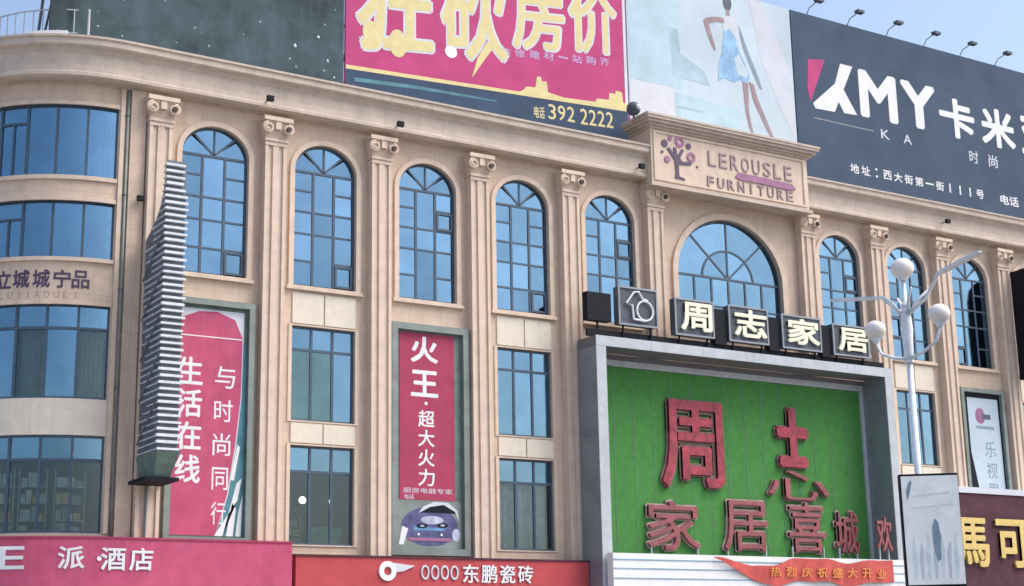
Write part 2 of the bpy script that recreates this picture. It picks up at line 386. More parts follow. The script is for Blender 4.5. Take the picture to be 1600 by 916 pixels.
# centre bay
CX, CHW, CS, CR = 24.68, 3.06, 18.2, 2.75
MB().prism(rect(20.25, 29.25, 5.0, 22.05), 0, .4, [arch(CX, CHW, ABOT, CS, CR, 41)]).build('wall', 'wall', mall)
bm = MB(); bm.prism(arch(CX, CHW, ABOT, CS, CR, 41), .12, .24, [arch(CX, CHW-.1, ABOT+.1, CS, CR-.1, 41)])
bm.box(CX-CHW+.1, CX+CHW-.1, .125, .225, CS-.05, CS+.05)
xs = [CX-CHW+.1+(2*CHW-.2)*i/6 for i in range(7)]
for x in xs[1:-1]: bm.box(x-.05, x+.05, .13, .22, ABOT+.1, CS-.05)
for i in range(6): bm.box(xs[i]+(.05 if i else 0), xs[i+1]-(.05 if i < 5 else 0), .135, .215, 16.85, 16.93)
def epo(k, a): return (CX+(CHW-.1)*k*math.cos(R(a)), CS+(CR-.1)*k*math.sin(R(a)))
bm.prism([epo(.52, a) for a in range(1, 180, 6)]+[epo(.485, a) for a in range(179, 0, -6)], .135, .215)
for a in (45, 90, 135):
    c, s = math.cos(R(a)), math.sin(R(a)); p0, p1 = (CX+c*.12, CS+.05+s*.05), epo(1.0, a)
    bm.prism([(p0[0]+s*.045, p0[1]-c*.045), (p1[0]+s*.045, p1[1]-c*.045), (p1[0]-s*.045, p1[1]+c*.045), (p0[0]-s*.045, p0[1]+c*.045)], .138, .212)
wn = bm.build('window', 'frame', mall)
for i in range(6):
    for za, zb in ((ABOT+.1, 16.85), (16.93, CS-.05)):
        p = unit_box('pane', 'glass', wn, xs[i]+.04, xs[i+1]-.04, .165, .185, za, zb); p.rotation_euler = (R(rnd.uniform(-.5, .5)), 0, R(rnd.uniform(-.5, .5)))
for q in range(4):
    a0, a1 = q*45+1, q*45+44
    A = [a0+(a1-a0)*j/8 for j in range(9)]
    MB().prism([(CX, CS+.06)]+[(epo(.49, a)[0], max(CS+.06, epo(.49, a)[1])) for a in A], .165, .185).build('pane', 'glass', wn)
    MB().prism([epo(.515, a) for a in A][::-1]+[epo(.99, a) for a in A], .165, .185).build('pane', 'glass', wn)
MB().prism(arch(CX, CHW+.28, ABOT-.02, CS, CR+.28, 41), -.12, -.002, [arch(CX, CHW, ABOT+.02, CS, CR, 41)]).build('arch_surround', 'trim', mall)

# pilasters
def pilaster(x):
    b = MB(); h = .43; zb = 14.4 if x in (20.25, 29.25) else 5.0
    b.box(x-h, x+h, -.34, -.002, zb, 20.85)
    for (a, c) in ((-h, -h+.13), (-.12, .12), (h-.13, h)): b.box(x+a, x+c, -.41, -.34, zb+.35, 20.7)
    b.box(x-h-.03, x+h+.03, -.44, -.341, zb, zb+.35); b.box(x-h-.02, x+h+.02, -.43, -.341, 20.7, 20.85)
    sh = b.build('pilaster', 'trim', mall)
    c = MB(); c.box(x-h-.05, x+h+.05, -.47, -.003, 20.86, 20.98)
    c.add([(x-h,-.40,20.98),(x+h,-.40,20.98),(x+h,-.003,20.98),(x-h,-.003,20.98),(x-h-.12,-.58,21.62),(x+h+.12,-.58,21.62),(x+h+.12,-.003,21.62),(x-h-.12,-.003,21.62)],
          [(0,3,2,1),(4,5,6,7),(0,1,5,4),(1,2,6,5),(2,3,7,6),(3,0,4,7)])
    c.box(x-h-.16, x+h+.16, -.66, -.003, 21.62, 21.78)
    c.box(x-.11, x+.11, -.63, -.5, 21.3, 21.62)
    for sx in (-1, 1):                      # spiral volutes
        vx = x+sx*.40
        pts = []
        for i in range(26):
            a = R(90-sx*0)+sx*-1*i/25*2*math.pi*1.6; rr = .21*(1-i/25*.62)
            pts.append((vx+rr*math.cos(a), -.60-.05*i/25, 21.33+rr*math.sin(a)))
        c.tube(pts, [.06*(1-.35*i/25) for i in range(26)], 6)
        c.tube([(vx, -.60, 21.33), (vx, -.35, 21.33)], .17, 14)
    cap = c.build('capital', 'trim', sh)
    MB().tube([(x+.40, -.735, 21.33), (x+.40, -.60, 21.33)], .10, 12).build('volute_eye', 'cap_eye', sh)
for x in COLS: pilaster(x)

# rounded corner
TX, TR = -3.7, 4.75
def arcpath(a0, a1, n):                       # degrees from the tangent point, going left; returned left to right
    out = []
    for i in range(n+1):
        a = R(a1+(a0-a1)*i/n); nx, ny = -math.sin(a), -math.cos(a)
        out.append((TX+TR*nx, TR+TR*ny, nx, ny))
    return out
SIDE = [(TX-TR, 24., -1, 0)]
def fullpath(xe=49.5): return SIDE+arcpath(0, 90, 30)+[(xe, 0, 0, -1)]
def band(o, z0, z1, i=-.4): return [(i, z0), (o, z0), (o, z1), (i, z1)]
for (z0, z1) in ((17.68, 18.48), (13.92, 15.48), (21.24, 22.05), (5.0, 6.0)):
    b = MB().sweep(SIDE+arcpath(0, 90, 30), band(0, z0, z1)); b.build('spandrel', 'wall', mall)
for (z0, z1) in ((18.40, 18.55), (17.62, 17.76), (15.42, 15.56), (13.86, 14.0), (21.2, 21.34)):
    MB().sweep(arcpath(0, 90, 30), [(.002, z0), (.09, z0), (.09, z1), (.002, z1)]).build('string_course', 'trim', mall)
MB().sweep(SIDE+arcpath(0, 90, 30), band(-.02, 9.32, 10.58)).build('spandrel', MT['white_panel'], mall)
MB().prism(rect(-3.7, -2.25, 5.0, 22.05), 0, .4).build('wall', 'wall', mall)
MB().box(-3.66, -3.5, -.08, -.002, 6.0, 22.0).build('corner_strip', 'trim', mall)
MB().box(-3.3, -2.74, -.15, -.002, 5.0, 22.0).build('wall_strip', 'wall', mall)
def tower_windows(z0, z1, zt, kinds):
    step = 13.0; fr = MB()
    for (za, zb) in ((z0, z0+.08), (z1-.08, z1))+(((zt-.05, zt+.05),) if zt else ()):
        fr.sweep(arcpath(0, 90, 42), [(-.22, za), (-.1, za), (-.1, zb), (-.22, zb)])
    panes = []
    n = 7
    for i in range(n):
        a0, a1 = i*step, min((i+1)*step, 90)
        fr.sweep(arcpath(max(a0-.55, 0), a0+.55, 1), [(-.20, z0), (-.085, z0), (-.085, z1), (-.20, z1)])
        rows = [(z0+.07, z1-.07)] if not zt else [(z0+.07, zt-.04), (zt+.04, z1-.07)]
        for r, (za, zb) in enumerate(rows):
            m = kinds[i % len(kinds)] if (r == 0) else 'glass'
            panes.append((arcpath(a0+.5, a1-.5, 5), za, zb, m))
        if not zt and i in (3,):                # opening light
            fr.sweep(arcpath(a0, a1, 5), [(-.2, z1-.75), (-.09, z1-.75), (-.09, z1-.67), (-.2, z1-.67)])
            am = (a0+a1)/2; fr.sweep(arcpath(am-.4, am+.4, 1), [(-.2, z0), (-.088, z0), (-.088, z1-.67), (-.2, z1-.67)])
    wn = fr.build('window', 'frame', mall)
    for (pth, za, zb, m) in panes:
        MB().sweep(pth, [(-.165, za), (-.145, za), (-.145, zb), (-.165, zb)]).build('pane', m, wn)
tower_windows(18.48, 21.24, None, ['glass'])
tower_windows(15.48, 17.68, None, ['glass'])
tower_windows(10.58, 13.92, 13.05, ['clear', 'glass', 'clear', 'glass'])
tower_windows(6.0, 9.32, 8.48, ['clear'])

# entablature, roof, inside of the shell
PROF = [(-.35, 22.0), (.12, 22.0), (.12, 22.06), (.50, 22.06), (.62, 22.12), (.62, 22.24), (.55, 22.30), (.53, 22.55), (.55, 22.95), (.66, 23.10), (.80, 23.17), (.84, 23.22),
        (.84, 23.42), (.90, 23.46), (.90, 23.54), (-.35, 23.60)]
MB().sweep(fullpath(), PROF).build('cornice', 'cornice', mall)
pl = [(p[0]-p[2]*.36, p[1]-p[3]*.36) for p in arcpath(0, 88, 14)]+[(49.4, .36), (49.4, 25.8), (-8.0, 25.8)]
n = len(pl); MB().add([(x, y, 22.2) for x, y in pl]+[(x, y, 22.5) for x, y in pl], [tuple(reversed(range(n))), tuple(range(n, 2*n))]+[(i, (i+1) % n, (i+1) % n+n, i+n) for i in range(n)]).build('roof', 'roof', mall)
MB().box(49.1, 49.5, .41, 26, 0, 22.2).build('side_wall', 'wall', mall)
MB().box(-8.4, 49.0, 25.9, 26.2, 0, 22.19).build('back_wall', 'wall', mall)
MB().box(-8.0, 49.0, 4.6, 4.75, .3, 22.1).build('partition', 'inner', mall)
for z in (4.9, 9.5, 14.5):
    MB().sweep(arcpath(0, 80, 16)+[(49, 0, 0, -1)], [(-4.55, z), (-.42, z), (-.42, z+.22), (-4.55, z+.22)]).build('floor_slab', 'inner_dark', mall)
# street-level shop fronts
for cx in BAYS+[22.5, 27]:
    b = MB().prism(rect(cx-2.25, cx+2.25, 0, 4.99), 0.02, .3, [rect(cx-1.9, cx+1.9, .15, 3.6)])
    b.build('shopfront_wall', 'wall', mall)
    f = MB().prism(rect(cx-1.9, cx+1.9, .15, 3.6), .1, .2, [rect(cx-1.8, cx-.05, .25, 3.5), rect(cx+.05, cx+1.8, .25, 3.5)]).build('shopfront', 'frame', mall)
    for s in (-1, 1): unit_box('pane', 'glass_dark', f, cx+(.05 if s > 0 else -1.8), cx+(1.8 if s > 0 else -.05), .14, .16, .25, 3.5)
MB().sweep(SIDE+arcpath(0, 90, 30)+[(-2.25, 0, 0, -1)], band(-.03, 0, 4.99, -.3)).build('base_wall', 'wall', mall)

# raised name block above the entrance
bx0, bx1, by = 19.75, 28.95, -.92
b = MB(); b.box(bx0, bx1, by, .6, 21.80, 24.32)
blk = b.build('name_block', 'trim', mall)
c = MB()
for (o, za, zb) in ((.08, 24.32, 24.42), (.20, 24.42, 24.53), (.34, 24.53, 24.66), (.44, 24.66, 24.78), (.48, 24.78, 24.88)):
    c.box(bx0-o, bx1+o, by-o, .6, za, zb)
c.build('cornice', 'cornice', blk)
MB().box(bx0-.12, bx1+.12, by-.12, -.003, 21.66, 21.799).build('lower_moulding', 'cornice', blk)
MB().prism(rect(bx0+.12, bx1-.12, 21.95, 24.25), by-.05, by-.002, [rect(bx0+.3, bx1-.3, 22.05, 24.15)]).build('panel_border', 'trim', blk)

# tiny things behind the clear glass
def curtain(x0, x1, z0, z1, y, m, lab):
    n = int((x1-x0)*16); vs = []; fs = []
    for i in range(n+1):
        x = x0+(x1-x0)*i/n; yy = y+.05*math.sin(i*1.7)+.02*math.sin(i*.6)
        vs += [(x, yy, z0), (x, yy, z1), (x, yy+.01, z1), (x, yy+.01, z0)]
    for i in range(n):
        k = 4*i; fs += [(k, k+4, k+5, k+1), (k+2, k+6, k+7, k+3)]
    o = MB().add(vs, fs).build('curtain', m); tag(o, lab, 'curtain'); return o
curtain(12.3, 14.7, 5.75, 8.5, .5, 'curtain_grey', 'grey vertical-fold curtain behind lowest window right of the crimson stove banner')
def tower_curtain(a0, a1, z0, z1, m, lab):
    n = 14; vs = []; fs = []
    for i in range(n+1):
        a = R(a1+(a0-a1)*i/n); r = TR-.45+.05*math.sin(i*1.9)
        x, y = TX-r*math.sin(a), TR-r*math.cos(a); vs += [(x, y, z0), (x, y, z1)]
    for i in range(n): fs.append((2*i, 2*i+2, 2*i+3, 2*i+1))
    return tag(MB().add(vs, fs).build('curtain', m), lab, 'curtain')
tower_curtain(1, 12, 10.5, 13.9, 'curtain_green', 'dull green curtain in rounded corner, nearest the pilaster')
tower_curtain(27, 38, 10.5, 13.9, 'curtain_green', 'dull green curtain in rounded corner, second from the pilaster')
def rack(cx, cy, ang, z, wd, h, lab):
    t = thing('display_rack', (cx, cy, z), lab, 'shelf', 'goods racks behind the lowest glass')
    b = MB(); n = 5
    for s in (-1, 1): b.box(cx+s*wd/2-.03, cx+s*wd/2+.03, cy, cy+.4, z, z+h)
    b.build('upright', 'goods_b', t)
    for k in range(n):
        zz = z+.15+k*(h-.2)/n
        MB().box(cx-wd/2+.031, cx+wd/2-.031, cy, cy+.4, zz, zz+.04).build('shelf', 'goods_b', t)
        x = cx-wd/2+.06
        while x < cx+wd/2-.25:
            ww = rnd.uniform(.12, .35); hh = rnd.uniform(.2, (h-.2)/n-.08)
            MB().box(x, min(x+ww, cx+wd/2-.04), cy+.03, cy+.35, zz+.041, zz+.04+hh).build('goods', rnd.choice(['goods_a', 'goods_b', 'goods_b', 'goods_d', 'goods_a']), t)
            x += ww+.03
    t.rotation_euler.z = R(ang)
rack(-4.6, .75, -8, 5.13, 1.0, 3.1, 'shelf rack of goods in lowest corner window, nearest the pilaster')
rack(-5.75, 1.15, -22, 5.13, .9, 3.1, 'shelf rack of goods in lowest corner window, second from pilaster')
rack(-6.7, 1.8, -36, 5.13, 1.0, 3.1, 'shelf rack of goods in lowest corner window, at left picture edge')
rack(4.0, 2.2, 0, 5.13, 1.3, 1.9, 'low shelf rack behind lowest window left of the crimson banner')
tag(MB().box(4.3, 5.6, .6, 1.1, 5.13, 6.5).build('green_carton', 'goods_c'), 'green carton behind the lowest window left of crimson banner', 'carton')
t = thing('pendant_lamp', (4.27, 1.2, 7.4), 'lit round pendant lamp behind lowest window left of the crimson banner', 'lamp')
MB().ball((4.27, 1.2, 7.55), .13).build('bulb_globe', 'emis', t, True)
MB().tube([(4.27, 1.2, 7.68), (4.27, 1.2, 9.49)], .012, 6).build('cord', 'black', t)

# ------------------------------------------------------------------ lettering on the mall
def tower_frame(out):
    def f(x, y, z):                 # x = arc length to the left is negative from the tangent point; y<0 outward
        o = out-y
        if x <= TX:
            a = (TX-x)/TR; return (TX-(TR+o)*math.sin(a), TR-(TR+o)*math.cos(a), z)
        return (x, -o, z)
    return f
def arcx(deg): return TX-R(deg)*TR
t = thing('wall_lettering', (-6.2, .8, 14.05), 'dark purple raised characters with thin line of letters on rounded corner wall', 'lettering')
for ch, a in zip('品宁城城立', (13, 20.5, 29, 37.5, 45.5)):
    xm = arcx(a); text('character', ch, xm-.3, xm+.3, 14.45, 15.1, 0, 'purple', t, .06, .02, 0, tower_frame(.02))
for i, ch in enumerate('LUJIADULI'):
    xm = arcx(46-i*3.9); text('letter', ch, xm-.09, xm+.09, 14.08, 14.34, 0, 'plum', t, .03, .0, 0, tower_frame(.0))

t = thing('name_sign', (24.4, by-.06, 21.95), 'tree emblem and mauve capitals on block above big arch', 'sign')
yl = by-.04
b = MB(); tx = 21.15
b.prism([(tx-.14, 22.2), (tx+.42, 22.16), (tx+.40, 22.24), (tx+.1, 22.3), (tx+.09, 22.85), (tx+.8, 22.92), (tx+.8, 23.05), (tx+.3, 23.02), (tx+.18, 23.15), (tx+.42, 23.55), (tx+.3, 23.6), (tx+.05, 23.25),
         (tx-.02, 23.62), (tx-.16, 23.6), (tx-.14, 23.3), (tx-.42, 23.58), (tx-.52, 23.5), (tx-.12, 23.02), (tx-.08, 22.5)], yl, yl+.035)
b.build('tree_emblem', 'purple', t)
for (x, z, r, m) in ((20.5, 23.72, .17, 'purple'), (20.82, 24.0, .11, 'mauve'), (21.35, 23.92, .26, 'mauve'), (21.85, 23.8, .14, 'purple'), (21.98, 23.3, .24, 'mauve'), (20.62, 23.0, .16, 'mauve'), (20.35, 23.3, .06, 'purple'), (22.3, 22.9, .05, 'purple')):
    MB().prism(ell(x, z, r, r, 16), yl, yl+.03, [ell(x, z, r*.45, r*.45, 10)] if r > .2 else ()).build('emblem_disc', m, t)
for i, ch in enumerate('LEROUSLE'):
    text('letter', ch, 22.95+i*.65, 23.40+i*.65, 23.08, 23.78, yl, 'plum', t, .035, .01)
print_poly('brush_band', [(24.5, 22.78), (24.7, 23.02), (26.0, 23.0), (27.9, 22.95), (28.15, 22.72), (27.8, 22.62), (26.0, 22.68), (24.8, 22.66)], yl-.012, 'mauve', t, .05)
for i, ch in enumerate('FURNITURE'):
    text('letter', ch, 22.85+i*.59, 23.24+i*.59, 22.08, 22.58, yl, 'plum', t, .035, .01)

# ------------------------------------------------------------------ roof billboards
BT = 33.0
def billboard(name, x0, x1, z0, m, label, yb=1.0):
    t = thing(name, ((x0+x1)/2, yb, 22.5), label, 'billboard')
    MB().box(x0, x1, yb, yb+.12, z0, BT).build('face', m, t)
    b = MB(); n = max(3, int((x1-x0)/3)+1)
    for i in range(n):
        x = x0+.2+(x1-x0-.4)*i/(n-1)
        b.box(x-.06, x+.06, yb+.121, yb+.28, 22.5, BT-.05)
        b.tube([(x, yb+3.2, 22.5), (x, yb+.3, 31)], .06, 6); b.tube([(x, yb+3.2, 22.5), (x, yb+.3, 26)], .05, 6)
    for z in (24.5, 27, 29.5, 32): b.box(x0+.05, x1-.05, yb+.281, yb+.36, z-.05, z+.05)
    b.build('steel_frame', 'steel', t)
    return t
# dark one
t = billboard('roof_billboard', -6.1, 5.72, 22.5, 'darkboard', 'dark slate billboard with white flecks above rounded corner')
for i in range(46):
    x, z = rnd.uniform(-5.5, 5.4), rnd.uniform(24.0, 29.5); s = rnd.uniform(.025, .07)
    pts = [(x+s*rnd.uniform(.4, 1.3)*math.cos(a), z+s*rnd.uniform(.4, 1.6)*math.sin(a)) for a in [i*1.0472 for i in range(6)]]
    print_poly('paper_fleck', pts, .985, 'palegrey' if i % 3 else 'framegrey', t, .014)
for i in range(16):
    x = -5.9+i*.76; z = 23.9+.05*rnd.uniform(-1, 1)
    MB().prism([(x, z-.4), (x+.7, z-.4), (x+.66, z+rnd.uniform(.1, .35)), (x+.35, z+rnd.uniform(.0, .2)), (x+.05, z+rnd.uniform(.1, .4))], .93, .984).build('torn_flap', 'darkboard' if i % 4 else 'framegrey', t)
# pink one
t = billboard('roof_billboard', 5.80, 20.05, 22.6, 'pink', 'pink billboard with big cream characters and phone number')
yp = .975
print_poly('navy_strip', [(5.82, 22.7), (20.0, 22.7), (20.0, 25.72), (5.82, 25.02)], yp, 'navy', t, .024)
print_poly('cream_line', [(5.82, 25.03), (20, 25.725), (20, 26.1), (19.75, 26.1), (19.7, 26.6), (19.35, 26.62), (19.33, 26.45), (19.0, 26.45), (18.95, 26.1), (18.3, 26.05), (18.2, 25.87), (17.2, 25.8), (16.5, 25.75), (15.65, 25.85), (15.6, 26.33), (15.35, 26.3), (15.3, 26.5), (15.1, 26.48), (15.0, 25.95), (14.5, 25.9), (14.45, 25.78), (14.2, 25.6), (5.82, 25.2)], yp-.012, 'cream', t, .02)
print_poly('white_edge', rect(19.88, 20.04, 26.02, 32.95), yp-.01, 'palegrey', t, .03)
print_poly('blue_scrawl', [(6.2, 24.55), (9, 24.75), (13, 24.9), (13, 24.98), (9, 24.9), (6.2, 24.72)], yp-.01, 'teal', t, .012)
for (ch, x0, x1, z0, z1, sh) in (('狂', 6.3, 9.9, 26.2, 30.6, .12), ('砍', 10.3, 13.6, 26.6, 31.0, .15), ('房', 13.9, 16.6, 27.75, 31.2, .12), ('价', 16.9, 19.5, 28.2, 31.6, .1)):
    text('character_outline', ch, x0-.1, x1+.1, z0-.1, z1+.1, yp, 'palegrey', t, .02, .04, sh)
    text('character', ch, x0, x1, z0, z1, yp-.018, 'cream', t, .03, .015, sh)
for (x, z, rx, rz, m) in ((6.95, 26.85, .38, .5, 'cream'), (8.2, 26.6, .42, .62, 'cream'), (10.75, 26.75, .3, .28, 'white')):
    print_poly('character_blob', ell(x, z, rx, rz, 20), yp-.03, m, t, .011)
print_poly('character_tail', [(12.55, 27.6), (12.9, 27.4), (12.4, 26.7), (11.75, 25.75), (12.05, 26.7)], yp-.03, 'cream', t, .011)
for i, ch in enumerate('装修建材一站购齐'):
    text('small_character', ch, 13.2+i*.76, 13.74+i*.76, 27.12+i*.085, 27.5+i*.085, yp-.005, 'lavender', t, .02, .02)
text('telephone_mark', '电话', 14.9, 15.45, 24.55, 25.1, yp-.008, 'cream', t, .02, .01, .05)
for i, ch in enumerate('392'): text('digit', ch, 15.65+i*.5, 16.05+i*.5, 24.62+i*.03, 25.32+i*.03, yp-.008, 'cream', t, .02, .015)
for i, ch in enumerate('2222'): text('digit', ch, 17.35+i*.47, 17.75+i*.47, 24.68+i*.03, 25.42+i*.03, yp-.008, 'cream', t, .02, .015)
# pale poster
t = billboard('roof_billboard', 20.12, 30.28, 22.6, 'pale', 'pale poster with a striding figure in blue')
print_poly('poster_block', rect(20.2, 23.2, 27.4, 32.9), yp, 'paleteal', t, .024)
print_poly('poster_block', rect(20.2, 22.7, 24.5, 27.39), yp, 'palegrey', t, .024)
print_poly('poster_block', [(23.21, 27.2), (26.6, 27.0), (26.6, 25.6), (22.8, 25.9), (22.8, 27.2)], yp-.004, 'paleteal', t, .02)
print_poly('poster_shadow', [(22.6, 30.4), (23.1, 30.4), (23.2, 29.2), (24.6, 28.6), (24.9, 27.9), (22.7, 28.0)], yp-.01, 'softshade', t, .012)
print_poly('poster_sash', [(27.6, 33), (28.4, 33), (30.2, 29.5), (30.2, 26), (29.0, 28.2), (28.2, 30)], yp, 'palegrey', t, .024)
print_poly('poster_stripe', rect(22.9, 24.5, 26.45, 26.56), yp-.012, 'softshade', t, .012)
FG = [('figure_head', ell(26.25, 32.45, .27, .42, 20), 'hair'), ('figure_neck', [(26.12, 31.7), (26.38, 31.7), (26.36, 32.1), (26.16, 32.1)], 'skin'),
      ('figure_torso', [(25.85, 31.55), (26.1, 31.75), (26.45, 31.78), (26.85, 31.6), (26.95, 31.2), (26.75, 30.6), (26.7, 30.2), (26.85, 29.7), (25.95, 29.7), (26.0, 30.3), (25.95, 30.8)], 'palegrey'),
      ('figure_dress', [(25.95, 30.9), (26.3, 31.1), (26.7, 30.7), (26.8, 30.1), (27.15, 29.5), (27.45, 28.8), (27.2, 28.45), (26.8, 28.6), (26.4, 28.35), (25.9, 28.5), (25.45, 28.25), (25.5, 29.0), (25.75, 29.8)], 'dressblue'),
      ('figure_dress', [(26.5, 29.6), (26.8, 29.9), (27.3, 29.1), (27.3, 28.75), (26.7, 28.8)], 'pale'),
      ('figure_arm', [(25.95, 31.6), (25.4, 31.55), (24.85, 31.38), (24.7, 31.2), (24.85, 30.7), (25.1, 30.1), (25.3, 29.75), (25.4, 29.85), (25.2, 30.5), (25.02, 31.1), (25.5, 31.3), (26.0, 31.35)], 'skin'),
      ('figure_arm', [(26.85, 31.5), (27.0, 31.2), (27.4, 30.2), (28.0, 28.9), (28.2, 28.35), (28.05, 28.35), (27.6, 29.2), (27.1, 30.3)], 'shadowprint'),
      ('figure_leg', [(26.95, 28.5), (27.3, 28.5), (27.3, 27.7), (27.25, 27.1), (27.4, 26.3), (27.5, 25.9), (27.8, 25.6), (27.45, 25.7), (27.2, 26.3), (27.05, 27.1)], 'skin'),
      ('figure_leg', [(27.35, 28.6), (27.65, 28.5), (27.9, 27.7), (28.25, 27.0), (28.7, 26.1), (29.0, 25.55), (28.8, 25.6), (28.4, 26.2), (27.95, 27.0), (27.6, 27.6)], 'skin')]
for i, (nm, pts, m) in enumerate(FG): print_poly(nm, pts, yp-.02-.004*i, m, t, .02)
# slate one
t = billboard('roof_billboard', 30.36, 49.4, 22.6, 'kmy', 'slate blue billboard with large white KMY and red stroke')
yk = .97
print_poly('red_stroke', [(31.35, 30.55), (32.5, 30.75), (31.95, 29.6), (31.35, 28.3), (31.2, 29.0)], yk, 'pink', t, .025)
print_poly('letter', [(33.55, 30.75), (34.4, 30.75), (32.95, 28.05), (31.65, 28.0), (31.5, 28.25), (33.1, 29.6)], yk-.004, 'white', t, .03)
print_poly('letter', [(32.9, 29.25), (33.4, 29.75), (34.5, 28.15), (33.6, 28.1)], yk-.001, 'white', t, .026)
text('letter', 'M', 34.75, 37.45, 28.15, 30.75, yk, 'white', t, .025, .05)
text('letter', 'Y', 37.75, 40.35, 28.2, 30.75, yk, 'white', t, .025, .05)
for i, ch in enumerate('卡米亚'): text('character', ch, 40.55+i*3.2, 43.25+i*3.2, 28.15, 30.4, yk, 'white', t, .025, .035)
for i, ch in enumerate('KA'): text('letter', ch, 36.1+i*1.6, 36.7+i*1.6, 27.2, 27.7, yk, 'palegrey', t, .025, .01)
for i, ch in enumerate('时尚'): text('character', ch, 42.6+i*1.5, 43.3+i*1.5, 26.95, 27.65, yk, 'palegrey', t, .025, .01)
print_poly('thin_rule', rect(31.5, 35.6, 27.45, 27.52), yk, 'steel', t, .025)
for i, ch in enumerate('地址：西大街第一街111号'): text('character', ch, 33.75+i*.76+(.2 if ch == '：' else 0), 34.35+i*.76-(.2 if ch == '：' else 0), 25.0, 25.5, yk, 'white', t, .025, .02)
text('character', '电话', 44.75, 46.2, 24.95, 25.5, yk, 'white', t, .025, .02)
print_poly('white_bottom_edge', rect(30.4, 49.3, 23.75, 23.98), yk, 'palegrey', t, .025)
for i in range(6):
    x = 31.6+i*2.78
    f = MB().tube([(x, 1.2, 32.98), (x, .9, 33.35), (x, .35, 33.45)], .025, 6).build('floodlight', 'steel', t)
    MB().box(x-.22, x+.22, .05, .35, 33.38, 33.52).build('floodlight_head', 'boxface', f)
t['label'] = 'slate blue billboard with large white KMY and row of floodlights on top'

# rooftop odds and ends
t = thing('roof_railing', (-7.0, 2.5, 23.6), 'thin roof railing above rounded corner at left picture edge', 'railing')
for i in range(12):
    a = 22+i*5.2; nx, ny = -math.sin(R(a)), -math.cos(R(a)); x, y = TX+(TR-.6)*nx, TR+(TR-.6)*ny
    MB().tube([(x, y, 22.5), (x, y, 25.1)], .022, 6).build('post', 'portal_light', t)
for z in (24.2, 25.1): MB().sweep(arcpath(20, 90, 20), [(-.62, z-.02), (-.58, z-.02), (-.58, z+.02), (-.62, z+.02)]).build('rail', 'portal_light', t)
tag(MB().sweep(arcpath(24, 44, 8), [(-.35, 23.0), (-.2, 23.0), (-.2, 24.12), (-.35, 24.12)]).build('roof_upstand', 'white'), 'white upstand on roof edge at left below railing', 'upstand')
tag(MB().tube([(-4.93, .15, 22.5), (-4.93, .15, 24.9)], [.06, .045], 8).build('roof_pole', 'portal_light'), 'short pale pole in front of dark roof billboard', 'pole')
t = thing('security_light', (18.9, -.7, 24.9), 'dark rounded floodlight at left end of name block', 'light')
MB().ball((19.0, -.75, 25.12), .32, 16, 10).build('housing', 'boxface', t, True)
MB().ball((19.05, -1.0, 25.13), .13, 12, 8).build('lens', 'white', t, True)
MB().tube([(19.0, -.75, 24.7), (19.0, -.75, 24.9)], .05, 8).build('stem', 'boxface', t)

# ------------------------------------------------------------------ blade signs
def slat_mesh_L(x0, x1, yw, yf): pass
t = thing('blade_sign', (-2.4, 0, 7.6), 'tall projecting blade sign with white horizontal slats and curved top beside rounded corner', 'sign')
X0, X1, YF, ZB, ZT, ZW = -2.72, -1.95, -2.55, 7.75, 18.75, 16.35
def ycut(z):
    k = max(0., min(1., (z-ZW)/(ZT-ZW))); return YF+.3+(-.45-YF-.3)*(1-k)**3.2
core = MB()
side = [(-.45, ZB+.841), (YF+.06, ZB+.841), (YF+.06, ZT)]
for i in range(1, 12):                              # curved shoulder back to the wall
    z = ZT-(ZT-ZW)*i/11; side.append((ycut(z), z))
n = len(side)
core.add([(X0+.05, y, z) for y, z in side]+[(X1-.05, y, z) for y, z in side],
         [tuple(range(n)), tuple(reversed(range(n, 2*n)))]+[(i, i+n, (i+1) % n+n, (i+1) % n) for i in range(n)])
core.build('core', 'bladeskin', t)
N = 45; pitch = (ZT-ZB-.85)/N
for i in range(N):
    z = ZB+.85+i*pitch
    ymax = -.5
    if z > ZW: ymax = ycut(z+pitch)
    b = MB()
    b.box(X0-.02-rnd.uniform(0, .05), X1-(.12 if z > 17.6 else 0)+rnd.uniform(-.06, .03), YF-.05-rnd.uniform(0, .05), YF+.059, z, z+pitch*rnd.uniform(.3, .42))
    sl_ = b.build('slat', 'slat', t)
    if ymax > YF+.2: MB().box(X0-.02, X0+.049, YF+.06, ymax-rnd.choice([0, 0, .15, .5, .9])*(ymax-YF-.2)/1.9, z+.02, z+pitch*.3).build('slat_return', 'slat_dull', sl_)
MB().box(X0-.25, X1+.15, YF+.35, -.45, ZB-.12, ZB-.001).build('base_plate', 'black', t)
MB().add([(X0+.12, YF+.5, ZB), (X1-.12, YF+.5, ZB), (X1-.12, -.6, ZB), (X0+.12, -.6, ZB), (X0-.03, YF-.06, ZB+.84), (X1+.02, YF-.06, ZB+.84), (X1+.02, -.45, ZB+.84), (X0-.03, -.45, ZB+.84)],
         [(0, 3, 2, 1), (4, 5, 6, 7), (0, 1, 5, 4), (1, 2, 6, 5), (2, 3, 7, 6), (3, 0, 4, 7)]).build('base_taper', 'mossy', t)
b = MB()
for z in (8.0, 11.5, 15.5): b.box(X0+.1, X1-.1, -.449, -.42, z, z+.4)
b.tube([(X0+.4, -.45, ZB-.1), (X0+.4, -.42, 5.9)], .05, 6)
for z in (9, 12.5, 16): b.tube([(X0+.3, -.35, z), (X0+.3, -.46, z)], .06, 6)
b.build('bracket', 'steel', t)
for k in range(5):                                   # diagonal braces across the side
    z = 9.0+k*1.45; MB().tube([(X0-.04, -.55, z), (X0-.04, YF+.1, z+1.35)], .03, 5).build('brace', 'steel', t)
